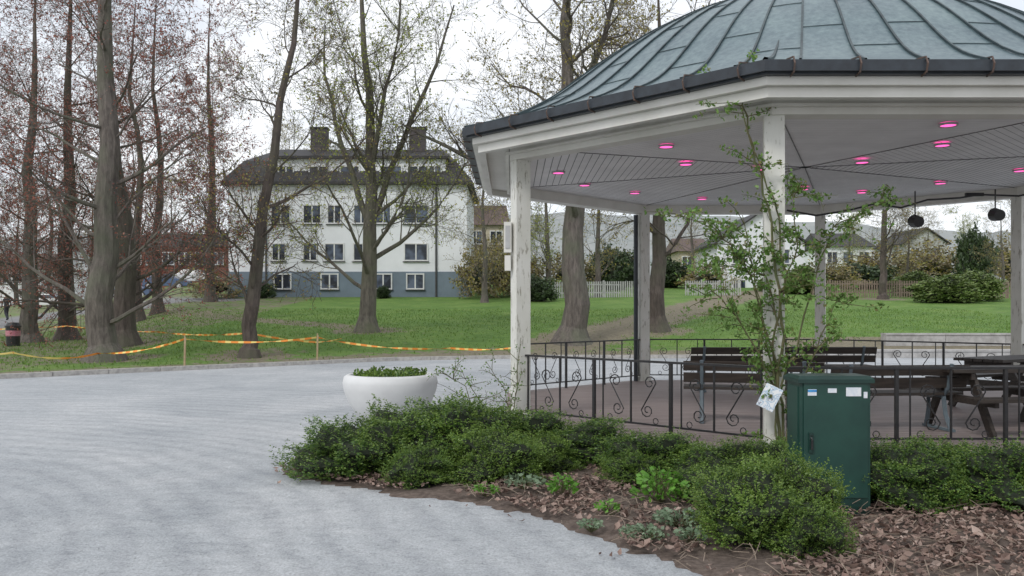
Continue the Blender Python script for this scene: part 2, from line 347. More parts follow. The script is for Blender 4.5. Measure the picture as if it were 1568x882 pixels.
for k in range(8): mb.tube([dome(math.pi/4*k+1e-5,r,.012) for r in np.linspace(5.52,4.3,8)],[.03,.028,.026,.024,.02,.016,.012,.006],5,'seam')
mb.lathe([(.0,.5),(.08,.42),(.12,.3),(.06,.18),(.16,.05),(.22,0)],12,'seam',(C.x,C.y,6.50))
mb.build('roof_seams',BS)
mb=MB()
ring(mb,5.425,5.50,3.88,3.985,'dark'); ring(mb,5.50,5.56,3.90,4.005,'dark')
for k in range(8):
    an=math.radians(-90+45*k); nrm=Vector((math.cos(an),math.sin(an),0)); tg=Vector((-nrm.y,nrm.x,0))
    for i in range(-3,4):
        q=C+tg*i*.62
        P=[q+nrm*(5.35*cr)+Vector((0,0,4.06)),q+nrm*(5.56*cr)+Vector((0,0,4.03)),q+nrm*(5.60*cr)+Vector((0,0,3.96)),q+nrm*(5.57*cr)+Vector((0,0,3.885)),q+nrm*(5.46*cr)+Vector((0,0,3.87))]
        mb.tube(P,.010,4,'hook')
mb.build('gutter',BS)
def arc(mb,o,ax,cx,cz,r0,r1,a0,a1,th=.008):
    pts=[]
    for t in np.linspace(0,1,13):
        a=a0+(a1-a0)*t; r=r0+(r1-r0)*t; pts.append(o+ax*(cx+r*math.cos(a))+Vector((0,0,cz+r*math.sin(a))))
    mb.tube(pts,th,4,'iron'); return pts
mb=MB()
for k in range(8):
    a,b2=ov(RP,k,0),ov(RP,k+1,0); d=(b2-a); L=d.length; ax=d.normalized(); rz=math.atan2(ax.y,ax.x)
    mid=(a+b2)/2
    mb.box(mid+Vector((0,0,FZ+.845)),(L-.2,.045,.025),'iron',rz=rz)
    mb.box(mid+Vector((0,0,FZ+.12)),(L-.2,.03,.02),'iron',rz=rz)
    x=.14; mod=(L-.28)/6
    for i in range(7):
        th=.035 if i in(2,4) else .018
        q=a+ax*(x+i*mod); zb=.0 if i in(2,4) else .12
        mb.box(q+Vector((0,0,FZ+(zb+.845)/2)),(th,th,.845-zb),'iron',rz=rz)
        if i<6:
            q2=x+i*mod
            if i%2==0: mb.box(a+ax*(q2+mod*.25)+Vector((0,0,FZ+.48)),(.014,.014,.72),'iron',rz=rz)
            cx=q2+mod*(.62 if i%2==0 else .45); fl=1 if i%2 else -1
            R_=.085
            up=arc(mb,a,ax,cx+fl*R_*.2,FZ+.60,R_,.02,math.pi/2-fl*math.pi/2,math.pi/2-fl*math.pi/2+fl*2.6*math.pi)
            dn=arc(mb,a,ax,cx-fl*R_*.2,FZ+.28,R_,.02,math.pi/2+fl*math.pi/2,math.pi/2+fl*math.pi/2+fl*2.6*math.pi)
            mb.tube([up[0],up[0].lerp(dn[0],.3),up[0].lerp(dn[0],.7),dn[0]],.008,4,'iron')
            cc=[(cx+fl*.1+.035*math.cos(t),FZ+.165+.035*math.sin(t)) for t in np.linspace(0,2*math.pi,9)[:-1]]
            mb.tube([a+ax*u+Vector((0,0,v_)) for u,v_ in cc],.006,4,'iron',closed=True)
mb.build('iron_railing',BS)
mb=MB()
for (x,y,Y) in((1402,338,14.2),(1525,328,14.0)):
    p=W(x,y,Y); mb.tube([p+Vector((0,.05,.0)),p+Vector((0,-.12,-.03))],[.11,.09],14,'iron',cap=True); mb.tube([p+Vector((0,.02,.1)),p+Vector((0,.02,3.64-p.z))],.012,5,'iron')
cab=[W(x,y,14.6) for x,y in((1205,322),(1250,330),(1300,322),(1340,312),(1380,318),(1420,306),(1470,303),(1500,298),(1560,300),(1600,292))]
mb.tube(cab,.018,5,'iron'); mb.box(W(1350,312,14.6),(.28,.06,.05),'iron'); mb.box(W(1492,298,14.6),(.3,.06,.06),'iron')
mb.build('spotlights',BS)
Lp=ov(RP,7,0)
mb=MB(); mb.box((Lp.x-.17,Lp.y-.02,2.62),(.10,.12,.40),'white'); mb.box((Lp.x-.17,Lp.y-.02,2.28),(.08,.1,.2),'white'); mb.box((Lp.x-.17,Lp.y-.085,2.62),(.06,.01,.3),'lamprim'); mb.build('loudspeaker',BS)
N=ov(RP,0,0)
mb=MB(); mb.box((N.x-.15,N.y-.36,.80),(.17,.006,.24),'poster',ry=.45,rz=-.3); mb.tube([(N.x-.12,N.y-.355,.9),(N.x-.08,N.y-.1,1.0)],.003,4,'iron'); mb.build('paper_notice')
# ---------------- cabinet ----------------
KX_=2.58
cab=empty('cable_cabinet',(KX_,7.0,0))
mb=MB(); w,d,h=.56,.32,1.06
mb.box((KX_,7.0,h/2+.02),(w,d,h),'green'); 
mb.box((KX_,7.0-d/2-.008,.62),(w-.05,.014,.92),'green')
mb.box((KX_,7.0-d/2-.004,.07),(w-.02,.006,.14),'greend')
for sx in(-1,1): mb.box((KX_+sx*(w/2+.004),7.0,.6),(.008,d-.08,.88),'green')
mb.build('body',cab)
mb=MB(); vs=[]
for (ww,dd,zz_) in((w+.05,d+.06,1.075),(w+.05,d+.06,1.105),(w+.0,d-.02,1.13)):
    for sx,sy in((-1,-1),(1,-1),(1,1),(-1,1)): vs.append((KX_+sx*ww/2,7.0+sy*dd/2,zz_))
mb.add(vs,[(3,2,1,0),(0,1,5,4),(1,2,6,5),(2,3,7,6),(3,0,4,7),(4,5,9,8),(5,6,10,9),(6,7,11,10),(7,4,8,11),(8,9,10,11)],'greend'); mb.build('lid',cab)
mb=MB(); fy=7.0-d/2-.017
mb.box((KX_-.2,fy-.004,.60),(.035,.016,.16),'greend'); mb.tube([(KX_-.2,fy-.01,.64),(KX_-.2,fy-.03,.62),(KX_-.2,fy-.03,.55)],.009,6,'iron',cap=True); mb.lathe([(.001,0),(.014,0)],10,'iron',(KX_-.2,fy-.013,.66)); mb.build('handle',cab)
mb=MB(); mb.box((KX_-.19,fy-.001,1.0),(.07,.003,.05),'lab'); mb.box((KX_-.19,fy-.003,1.013),(.07,.003,.018),'labb'); mb.box((KX_-.03,fy-.001,1.015),(.07,.003,.035),'lab'); mb.box((KX_+.14,fy-.001,1.005),(.12,.003,.07),'lab'); mb.box((KX_+.235,fy-.001,.98),(.03,.003,.05),'lab'); mb.build('stickers',cab)
# ---------------- benches ----------------
def bench_mesh():
    mb=MB()
    for i in range(3): mb.box((0,.02+i*.14,.44),(1.7,.115,.035),'bench')
    for i in range(2): mb.box((0,-.09-i*.05,.58+i*.15),(1.7,.032,.12),'bench',rx=.25)
    for sx in(-.62,.62):
        mb.tube([(sx,.36,.0),(sx,.30,.25),(sx,.32,.42),(sx,0,.41),(sx,-.07,.5),(sx,-.17,.80)],[.028]*6,6,'bleg',cap=True)
        mb.tube([(sx,-.16,.0),(sx,-.04,.2),(sx,.0,.41)],.028,6,'bleg',cap=True); mb.box((sx,.1,.02),(.05,.6,.03),'bleg')
    return mb.mesh('park_bench')
bm=bench_mesh()
inst('park_bench',bm,(3.05,10.9,FZ),1,-.22)
inst('park_bench',bm,(4.55,10.2,FZ),1,.1)
inst('park_bench',bm,(4.0,15.2,FZ),1,.0)
inst('park_bench',bm,(5.6,15.3,FZ),1,.0)
def table_mesh():
    mb=MB()
    for i in range(5): mb.box((0,-.30+i*.15,.73),(1.8,.135,.04),'bench')
    for sy in(-1,1):
        for j in range(2): mb.box((0,sy*(.62+j*.14),.43),(1.8,.125,.04),'bench')
    for sx in(-.65,.65):
        mb.box((sx,0,.39),(.05,1.5,.09),'bench'); mb.box((sx,0,.67),(.05,.7,.08),'bench')
        for sy in(-1,1): mb.box((sx+.05,sy*.42,.35),(.045,.10,.80),'bench',rx=sy*.5)
    return mb.mesh('picnic_table')
tm=table_mesh(); inst('picnic_table',tm,(5.95,10.35,FZ),1,.12); inst('picnic_table',tm,(7.4,12.6,FZ),1,.5)
# ---------------- planter ----------------
pe=empty('planter_bowl',(-1.83,12.9,0))
prf=[(.30,.0),(.42,.02),(.52,.12),(.62,.28),(.69,.46),(.71,.58),(.69,.67),(.64,.70),(.59,.70),(.58,.66),(.57,.60)]
mb=MB(); mb.lathe(prf,64,'planter',(-1.83,12.9,0)); mb.build('bowl',pe,smooth=True)
mb=MB(); mb.lathe([(.001,.64),(.575,.62)],32,'soil',(-1.83,12.9,0)); mb.build('soil',pe)
n=1500; an=rng.uniform(0,6.28,n); r=np.sqrt(rng.uniform(0,1,n))*.54; P=np.stack([-1.83+r*np.cos(an),12.9+r*np.sin(an),.65+rng.uniform(0,.13,n)*(.4+.6*np.sin(an*3+r*9)**2)],1)
T=rdir(n)+np.array([0,0,1.]); mb=MB(); V,Fc=cards(P,T,rng.uniform(.04,.08,n),.5); mb.np(V,Fc,'boxL'); V,Fc=cards(P[:700],T[:700],.06,.5); mb.np(V+[0.01,0,0],Fc,'box'); mb.build('plants',pe)
# ---------------- bushes ----------------
def bush_mesh(name,seed,nspr=1100,lf=.026,mats=('box','boxL'),spr=.13,nl=11,lump=.22,light=.3,core=.40,wild=.06):
    rg=np.random.default_rng(seed); mb=MB(); off=Vector((seed*3.1,1.7,seed))
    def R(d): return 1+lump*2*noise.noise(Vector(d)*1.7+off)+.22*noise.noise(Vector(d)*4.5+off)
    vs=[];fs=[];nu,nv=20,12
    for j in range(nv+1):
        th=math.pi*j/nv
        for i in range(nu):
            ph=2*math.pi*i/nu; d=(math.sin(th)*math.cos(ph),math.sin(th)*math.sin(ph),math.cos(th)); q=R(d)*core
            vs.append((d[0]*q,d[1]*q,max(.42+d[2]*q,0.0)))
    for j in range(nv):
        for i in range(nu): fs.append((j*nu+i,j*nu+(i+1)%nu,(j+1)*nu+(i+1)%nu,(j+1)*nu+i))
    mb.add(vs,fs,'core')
    D=rg.normal(size=(nspr,3)); D/=np.linalg.norm(D,axis=1,keepdims=True); D=D[D[:,2]>-.75]
    q=np.array([R(d) for d in D])*.5*rg.uniform(.80,1.0,len(D))
    P0=D*q[:,None]; P0[:,2]=P0[:,2]+.42; 
    ax=D*.8+np.array([0,0,.7])+rg.normal(size=D.shape)*.35; ax/=np.linalg.norm(ax,axis=1,keepdims=True)
    Ls=rg.uniform(.4,1.0,len(D))*spr; Ls=np.where(rg.uniform(size=len(D))<wild,Ls*2.0,Ls)
    Pl=[];Tl=[];who=[]
    for j in range(nl):
        t=j/nl; P=P0+ax*(Ls*(t-.25))[:,None]; sd=rg.normal(size=D.shape); sd/=np.linalg.norm(sd,axis=1,keepdims=True)
        T=ax*.6+sd; Pl.append(P+sd*lf*.5); Tl.append(T); who.append(rg.uniform(size=len(D))*.5+t*.6)
    P=np.concatenate(Pl);T=np.concatenate(Tl);w=np.concatenate(who); k=P[:,2]>.01; P,T,w=P[k],T[k],w[k]
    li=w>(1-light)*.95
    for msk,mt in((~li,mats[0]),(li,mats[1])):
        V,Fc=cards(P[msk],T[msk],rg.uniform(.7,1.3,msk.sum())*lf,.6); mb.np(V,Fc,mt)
    return mb.mesh(name)
bms=[bush_mesh('boxwood_bush',s_,2300,.026,light=l_,lump=.40,spr=.16,wild=.16) for s_,l_ in((1,.36),(2,.48),(3,.60))]
BL=[(-1.6,8.55,1.05,.95,.48,0),(-1.15,8.75,1.1,1.1,.60,1),(-.5,8.85,1.2,1.1,.66,1),(-.15,8.2,.85,.7,.46,2),(.1,9.4,1.1,1.0,.50,0),(.75,9.2,1.1,.9,.42,0),(-.6,9.5,1.2,1,.56,0),
(1.35,8.5,1.0,.9,.40,0),(1.15,8.1,.6,.6,.28,1),(1.95,8.0,.95,.9,.38,1),(1.70,7.4,.6,.6,.28,0),(1.70,6.0,.72,.75,.50,2),(2.00,6.15,.62,.66,.54,2),(1.95,5.75,.5,.5,.36,1),(3.28,7.15,.85,.8,.46,0),(3.05,7.5,.7,.6,.42,1),(4.15,7.2,.95,.9,.50,0),(3.75,7.7,.8,.8,.44,1),(5.0,7.3,1.0,.9,.48,0),(2.35,8.1,.6,.6,.38,0),(-1.9,8.75,.6,.6,.3,1),(-.85,8.05,.6,.5,.34,1),(.35,8.75,.6,.5,.34,2)]
for i,(x,y,sx,sy,h,v) in enumerate(BL): inst('boxwood_bush',bms[v],(x,y,0.0),(sx,sy,h/.92),i*2.1 if abs(sx-sy)<.2 else (i%2)*3.14)
# bed
bed=[(-2.35,9.3),(-2.4,8.6),(-1.7,8.05),(-.94,7.5),(-.24,7.24),(.33,6.58),(.78,5.79),(1.12,5.33),(1.6,4.6),(2.6,3.6),(5,2.5),(12,2),(12,9),(6.3,9.3),(2.9,9.3),(.3,11.6),(-.3,11.8),(-1.0,10.8)]
def inpoly(X,Y,poly):
    ins=np.zeros(X.shape,bool); j=len(poly)-1
    for i in range(len(poly)):
        xi,yi=poly[i];xj,yj=poly[j]
        c=((yi>Y)!=(yj>Y))&(X<(xj-xi)*(Y-yi)/(yj-yi+1e-12)+xi); ins^=c; j=i
    return ins
gx=np.arange(-2.6,12,.08); gy=np.arange(1.9,12,.08); GX,GY=np.meshgrid(gx,gy)
D=segd(GX,GY,bed+[bed[0]]); I=inpoly(GX,GY,bed); sd=np.where(I,D,-D)
wob=np.array([[.10*noise.noise((x*2.6,y*2.6,9))+.05*noise.noise((x*9,y*9,2)) for x,y in zip(a,b_)] for a,b_ in zip(GX,GY)]); sd=sd+wob
GZ=np.array([[-.02+.045*min(1,max(0,s+.1)/.3)+.05*noise.noise((x*2.2,y*2.2,0))*min(1,max(0,s)/.3)+.02*noise.noise((x*8,y*8,3)) if s>-.12 else -.03 for x,y,s in zip(a,b_,c_2)] for a,b_,c_2 in zip(GX,GY,sd)])
GZ=np.where(sd>.05,np.maximum(GZ,.010),GZ)
nx=len(gx);ny=len(gy); ii=np.arange((ny-1)*(nx-1)); r=ii//(nx-1);c_=ii%(nx-1);a=r*nx+c_; Fc=np.stack([a,a+1,a+nx+1,a+nx],1)
keep=(sd.ravel()[Fc]>-.12).all(1); mb=MB(); mb.np(np.stack([GX.ravel(),GY.ravel(),GZ.ravel()],1),Fc[keep],'soil'); mb.build('planting_bed_soil',smooth=True)
n=46000; X=rng.uniform(-2.4,7.5,n); Y=rng.uniform(3.2,9.2,n)
cl=np.array([noise.noise((x*1.1,y*1.1,5))+.5*noise.noise((x*3,y*3,1)) for x,y in zip(X,Y)])
s=segd(X,Y,bed+[bed[0]])*np.where(inpoly(X,Y,bed),1,-1)
dens=np.clip((X-1.0)/2.0,0,1)*.75+.25
k=((s>.04)|((s>-.3)&(rng.uniform(size=n)<.02)))&(cl+rng.uniform(-.3,.4,n)>.22-dens*.42); X,Y,s=X[k],Y[k],s[k]; n=len(X)
sz=rng.uniform(.010,.030,n)*np.where(rng.uniform(size=n)<.2,1.45,1); nrm=rdir(n)*.6+np.array([0,0,1.]); nrm/=np.linalg.norm(nrm,axis=1,keepdims=True)
A=np.cross(nrm,rdir(n)); A/=np.linalg.norm(A,axis=1,keepdims=True); B=np.cross(nrm,A)
P=np.stack([X,Y,.030+np.where(s>0,.02,-.018)+rng.uniform(0,.03,n)],1); V=np.empty((n,7,3)); V[:,0]=P
for j,an in enumerate([0,.9,1.9,3.14,4.3,5.4]):
    rr_=(1.35 if j in(0,3) else .7)*rng.uniform(.65,1.15,n)
    V[:,j+1]=P+(A*math.cos(an)+B*math.sin(an))*(rr_*sz)[:,None]+nrm*(sz*rng.uniform(0,.8,n))[:,None]
base=np.arange(n)[:,None]*7
Fc=np.concatenate([base+np.array([[0,1+j,1+(j+1)%6]]) for j in range(6)]); mb=MB(); mb.np(V.reshape(-1,3),Fc,'litter'); mb.build('dead_leaves')
def herb(name,x,y,r,h,nl,size,mat):
    mb=MB(); an=rng.uniform(0,6.28,nl); q=np.sqrt(rng.uniform(0,1,nl))*r; z=.06+h*rng.uniform(.2,1,nl)*(1-.5*(q/r)**2)
    P=np.stack([q*np.cos(an),q*np.sin(an),z],1); T=np.stack([np.cos(an),np.sin(an),rng.uniform(-.2,.6,nl)],1)+rdir(nl)*.5
    V,Fc=cards(P,T,rng.uniform(.6,1.3,nl)*size,.65); mb.np(V,Fc,mat)
    for i in range(0,nl,4): mb.tube([(0,0,0.02),tuple(P[i]*[.6,.6,.7]),tuple(P[i])],.003,3,'stem')
    mb.build(name,loc=(x,y,0))
for (px,py,r,h_,nl_,s_,mt,nm) in((1010,775,.24,.27,260,.06,'bright','leafy_herb'),(862,768,.14,.2,110,.055,'bright','leafy_herb'),(800,755,.2,.12,140,.05,'greyl','silver_herb'),(985,835,.17,.08,260,.035,'greyl','silver_herb'),(1040,812,.2,.1,260,.04,'greyl','silver_herb'),(905,820,.1,.06,120,.03,'greyl','silver_herb'),(1060,840,.12,.1,120,.04,'greyl','silver_herb'),(930,795,.1,.1,80,.04,'bright','leafy_herb'),(1195,790,.2,.12,150,.05,'bright','leafy_herb'),(745,765,.12,.08,90,.04,'bright','leafy_herb')):
    h=hit(px,py); herb(nm,h.x,h.y,r,h_,nl_,s_,mt)
mb=MB()
for i in range(520):
    x=random.uniform(-.4,5); y=random.uniform(4.8,8); 
    if not inpoly(np.array([x]),np.array([y]),bed)[0]: continue
    a=random.uniform(0,6.28); L=random.uniform(.08,.35); mb.tube([(x,y,.05),(x+L*.5*math.cos(a),y+L*.5*math.sin(a),.07+random.uniform(0,.05)),(x+L*math.cos(a+.2),y+L*math.sin(a+.2),.06+random.uniform(0,.1))],.003,3,'twigd')
mb.build('dry_twigs')
mb=MB()
n=1800; Y=3.2+rng.uniform(0,1,n)**1.6*20; X=rng.uniform(-.62,.35,n)*Y; k=~inpoly(X,Y,bed)&(np.hypot(X+1.83,Y-12.9)>.8); X,Y=X[k],Y[k]
n=len(X); s_=rng.uniform(.003,.008,n); P=np.stack([X,Y,s_*.5+.003],1)
O=np.array([[1,0,0],[0,1,0],[-1,0,0],[0,-1,0],[0,0,.8]]); V=P[:,None,:]+O[None]*s_[:,None,None]*rng.uniform(.7,1.3,(n,5,1)); base=np.arange(n)[:,None]*5
Fc=np.concatenate([base+np.array([[j,(j+1)%4,4]]) for j in range(4)]); mb.np(V.reshape(-1,3),Fc,'plaza'); mb.build('pebbles')
# ---------------- branching ----------------
def vrand(s=1): return Vector((random.gauss(0,s),random.gauss(0,s),random.gauss(0,s)))
SID=[10,6,4,3,3,3]
def grow(mb,mat,p,d,L,r,lev,cfg,leaves,pts=None,rads=None):
    if pts is None:
        ns=cfg['seg'][lev]; pts=[p]; d=d.normalized(); st=L/ns
        for i in range(ns):
            d=(d+vrand(cfg['wob'][lev])+Vector((0,0,cfg['up'][lev]))).normalized(); p=p+d*st; pts.append(p)
        rads=[r*(1-.80*i/ns) for i in range(ns+1)]; rads=[max(q,cfg['rmin']) for q in rads]
    mb.tube(pts,rads,SID[lev],mat)
    N=len(pts)-1
    if lev>=cfg['leaf_lev']:
        for i in range(cfg['lpb']):
            t=random.uniform(.2,1)*N; k=min(int(t),N-1); leaves.append(pts[k].lerp(pts[k+1],t-k))
    if lev<cfg['max']:
        nc=cfg['nch'][lev]; lo=cfg['start'][lev]
        for i in range(nc):
            t=(lo+(1-lo)*((i+random.random())/nc)); t=min(t,.999); tt=t*N; k=int(tt); q=pts[k].lerp(pts[k+1],tt-k); rr_=rads[k]+(rads[k+1]-rads[k])*(tt-k)
            dd=(pts[k+1]-pts[k]).normalized(); ax=dd.orthogonal().normalized(); ax.rotate(Matrix.Rotation(random.uniform(0,6.283),3,dd))
            an=random.uniform(*cfg['ang'][lev]); cd=dd*math.cos(an)+ax*math.sin(an)
            cl=cfg['len'][lev+1]*random.uniform(.65,1.25)*(1-cfg['tap'][lev]*(t-lo)/(1-lo+1e-6))
            rc=rr_*cfg['rr'][lev]
            if lev==0: rc=min(rc*random.uniform(.6,1.2),cfg['rl'])
            grow(mb,mat,q,cd,cl,max(rc,cfg['rmin']),lev+1,cfg,leaves)
def cfgd(**k):
    c=dict(seg=[8,8,5,3,2],wob=[.05,.13,.16,.18,.2],up=[0,.05,.03,.02,.0],nch=[12,8,6,4,0],start=[.25,.2,.2,.15,.1],ang=[(.7,1.2),(.5,1.0),(.5,1.1),(.4,1.1)],
      len=[14,5.5,2.6,1.3,.6],tap=[.55,.35,.4,.3],rr=[.42,.5,.5,.55],rmin=.006,max=4,leaf_lev=3,lpb=3,rl=.3)
    c.update(k); return c
def tree_mesh(name,seed,trunk,r0,cfg,bark_,leaf,lsize,extra=None,nl=None):
    random.seed(seed); mb=MB(); leaves=[]
    pts=[Vector(p) for p in trunk]
    P=[];n=len(pts)
    tot=sum((pts[i+1]-pts[i]).length for i in range(n-1))
    for i in range(n-1):
        m_=max(2,int(8*(pts[i+1]-pts[i]).length/tot))
        for j in range(m_): P.append(pts[i].lerp(pts[i+1],j/m_)+ (vrand(r0*.16) if (i+j) else Vector((0,0,0))))
    P.append(pts[-1]); H=P[-1].z
    P.insert(1,P[0]+Vector((0,0,.25))); P[0]=P[0]-Vector((0,0,.15)); P.insert(2,P[1].lerp(P[2],.3))
    rads=[max(.012,r0*(1-.96*(max(p.z,0)/H)**.95)) for p in P]; rads[0]=r0*1.75; rads[1]=r0*1.3
    grow(mb,bark_,None,None,0,r0,0,cfg,leaves,P,rads)
    if extra:
        for (t,dv,L,rr_) in extra:
            k=int(t*(len(P)-1)); c2=dict(cfg); c2['wob']=[.05,.13,.16,.18,.2]; c2['nch']=[0,13,7,4,0]; grow(mb,bark_,P[k],Vector(dv),L,rr_,1,c2,leaves)
    if leaf and leaves:
        L=np.array([tuple(q) for q in leaves])
        if nl and len(L)<nl: L=np.repeat(L,int(nl/len(L))+1,0)
        if nl: L=L[rng.permutation(len(L))[:nl]]
        L=L+rng.normal(size=L.shape)*.05; T=rdir(len(L)); V,Fc=cards(L,T,rng.uniform(.6,1.3,len(L))*lsize,.7); mb.np(V,Fc,leaf)
    return mb.mesh(name)
def lt(base,pts): return [(dx*base.y/F,0,z) for dx,z in pts]
beech=cfgd(len=[16,5.4,2.7,1.35,.6],nch=[23,8,5,4,0],up=[0,.02,.0,.0,0],start=[.24,.22,.15,.1,.1],ang=[(.9,1.4),(.5,1.0),(.5,1.1),(.4,1.1)],lpb=4,rr=[.22,.45,.5,.55],rl=.085,rmin=.005)
b=hit(160,552); m1=tree_mesh('copper_beech_tree',11,lt(b,[(0,0),(-5,2),(5,5),(-2,9),(12,14),(20,20)]),.47,beech,'barkA','lfR',.075,nl=15000); inst('copper_beech_tree',m1,b)
b=hit(192,530); m2=tree_mesh('copper_beech_tree',12,lt(b,[(0,0),(3,3),(-12,7),(-40,12),(-60,19)]),.44,beech,'barkC','lfR',.075,nl=14000); inst('copper_beech_tree',m2,b)
inst('copper_beech_tree',m2,hit(103,520),.9,2.2); inst('copper_beech_tree',m1,hit(47,524),.8,1.4)
lime=cfgd(len=[15,5.0,2.4,1.2,.6],nch=[15,8,6,4,0],up=[0,.08,.05,.02,0],start=[.25,.25,.2,.15,.1],ang=[(.6,1.1),(.5,1.0),(.5,1.1),(.4,1.1)],lpb=3,rr=[.35,.48,.5,.55],rl=.13)
b=hit(382,547); m3=tree_mesh('lime_tree',21,lt(b,[(0,0),(0,1),(8,2.5),(22,5),(48,8.6),(68,10.5),(80,16)]),.27,cfgd(len=[15,3.6,2.0,1.1,.5],nch=[17,7,5,4,0],start=[.32,.25,.2,.15,.1],up=[0,.04,.03,.02,0],rr=[.33,.5,.5,.55],rl=.07,ang=[(.7,1.1),(.5,1.0),(.5,1.1),(.4,1.1)]),'barkC','lfO',.08,nl=5000); inst('lime_tree',m3,b)
b=hit(562,508); m4=tree_mesh('lime_tree',22,lt(b,[(0,0),(3,3),(8,6),(10,8.5),(-6,12),(-20,18)]),.38,lime,'barkB','lfY',.10,nl=8000,
  extra=[(.42,(.55,0,1),10,.16),(.42,(-.5,.1,1),10,.15),(.5,(.25,-.3,1),9,.13),(.35,(.9,.1,.6),6,.11),(.3,(-.9,.1,.35),6,.09)]); inst('lime_tree',m4,b)
b=hit(876,524); m5=tree_mesh('oak_tree',23,lt(b,[(0,0),(2,3),(4,6),(-4,9.5),(-8,13),(4,19)]),.56,cfgd(len=[16,6.5,3.0,1.5,.7],nch=[17,9,6,4,0],start=[.42,.2,.2,.15,.1],up=[0,.04,.02,.02,0],ang=[(.7,1.3),(.5,1.0),(.5,1.1),(.4,1.1)],wob=[.05,.2,.22,.2,.2],rl=.2),'barkA','lfB',.10,nl=11000,
  extra=[(.62,(.8,0,.9),9,.22),(.58,(-.9,-.1,.8),8,.18),(.66,(.3,-.3,1),8,.2)]); inst('oak_tree',m5,b)
b=hit(1006,506); m6=tree_mesh('oak_tree',24,lt(b,[(0,0),(-3,3),(2,6),(8,10),(0,16)]),.40,cfgd(len=[16,5.5,3,1.4,.7],nch=[12,8,6,3,0],start=[.4,.2,.2,.15,.1],rl=.15,wob=[.05,.2,.22,.2,.2]),'barkC','lfB',.10,nl=7000); inst('oak_tree',m6,b)
inst('lime_tree',m3,hit(1352,458),1.0,1.0)
bk=cfgd(len=[14,4.4,2.3,1.2,.6],nch=[18,6,5,3,0],start=[.22,.2,.2,.15,.1],rmin=.007,up=[0,.06,.03,.02,0],lpb=4,rr=[.25,.45,.5,.5],rl=.08,tap=[.45,.35,.4,.3])
b1=tree_mesh('beech_tree',31,[(0,0,0),(.2,0,4),(-.2,.1,9),(.4,0,13),(.1,0,19)],.32,bk,'barkC','lfR',.11,nl=7500)
b2_=tree_mesh('bare_tree',32,[(0,0,0),(-.2,0,4),(.1,.1,8),(.3,0,13)],.28,bk,'barkA','lfB',.11,nl=4000)
b3=tree_mesh('budding_tree',33,[(0,0,0),(-.1,0,3),(.2,.1,8),(-.2,0,13)],.28,bk,'barkB','lfY',.12,nl=5500)
random.seed(5)
for px,py,s in((212,492,.95),(242,480,1.0),(322,462,1.05),(-45,500,1.0)): inst('beech_tree',b1,hit(px,py),s,random.uniform(0,6))
for i in range(7): 
    Y=random.uniform(85,108); px=-40+i*62+random.uniform(-12,12); X=(px-CX)/F*Y; inst('bare_tree' if i%2 else 'beech_tree',b2_ if i%2 else b1,(X,Y,G(X,Y)-.1),random.uniform(.9,1.1),random.uniform(0,6))
for (px,Y,s,k) in((742,56,.8,1),(790,70,.95,1),(838,64,.9,2),(915,62,.9,1),(1060,82,.7,1),(1300,88,.6,2),(1390,66,.5,1),(1420,85,.5,1),(1475,90,.55,2),(1535,66,.55,1),(700,85,1.1,1),(440,84,1.1,1),(540,88,1.1,2)):
    X=(px-CX)/F*Y; inst('bare_tree' if k==1 else 'budding_tree',b2_ if k==1 else b3,(X,Y,G(X,Y)-.1),s,random.uniform(0,6))
# ---------------- shrubs ----------------
sh=[bush_mesh('shrub_a',5,800,.075,('hedgeg','hedgeg'),.2,8,.3),bush_mesh('shrub_b',6,800,.07,('everg','everg'),.2,8,.35),bush_mesh('shrub_c',7,500,.055,('scrub','lfB'),.35,8,.4,core=.2)]
def shr(name,v,px,Y,w,d,h,dz=0):
    X=(px-CX)/F*Y; inst(name,sh[v],(X,Y,G(X,Y)+dz),(w,d,h/.92),random.uniform(0,6) if abs(w-d)<1 else 0)
shr('evergreen_shrub',1,822,57,2.2,2.2,1.6); shr('evergreen_shrub',1,940,72,4,3,3.4); shr('evergreen_shrub',1,1025,76,3,3,2.4)
shr('hedge_shrub',0,1450,56,4.0,3,1.5); shr('hedge_shrub',0,1495,58,3.4,3,1.7); shr('hedge_shrub',0,1400,64,3,3,1.5); shr('hedge_shrub',0,1230,66,3,3,1.8); shr('hedge_shrub',0,1190,70,3,3,1.2)
shr('evergreen_shrub',1,1492,72,2.6,2.6,4.8); shr('evergreen_shrub',1,1320,74,5,4,2.0)
for px,Y,w,h in((735,60,3,3.5),(765,62,3,3.4),(800,64,3,3),(870,70,4,3),(1080,74,4,1.8),(1270,70,4,2.2),(1350,78,6,3),(1430,80,6,3.5),(1550,80,6,4),(330,60,3,1.6)): shr('bare_shrub',2,px,Y,w,w,h)
shr('evergreen_shrub',1,400,60.5,1.6,1.2,1.1); shr('evergreen_shrub',1,585,60.5,1.4,1,.8)
# ---------------- houses ----------------
def win(mb,cx,y,cz,w,h,split=2):
    fw=.09
    mb.box((cx,y-.01,cz),(w,.03,h),'glass')
    for s_ in(-1,1):
        mb.box((cx+s_*(w/2+fw/2-.01),y-.03,cz),(fw,.09,h+2*fw),'frame'); mb.box((cx,y-.03,cz+s_*(h/2+fw/2-.01)),(w-.03,.085,fw),'frame')
    for i in range(1,split): mb.box((cx-w/2+w*i/split,y-.03,cz),(.09,.05,h-.02),'frame')
    mb.box((cx,y-.06,cz-h/2-fw-.03),(w+.3,.14,.04),'steel')
def Z62(y): return EYE+(HY-y)*62/F
def X62(x): return (x-CX)/F*62
H=empty('white_apartment_house',(X62(532),67,2.5))
x0,x1=X62(350),X62(715); zb,zp,ze,zr=Z62(458),Z62(416),Z62(283),Z62(207)
mb=MB(); mb.box(((x0+x1)/2,67.5,(zp+ze)/2),(x1-x0,11,ze-zp),'wall'); mb.build('walls',H)
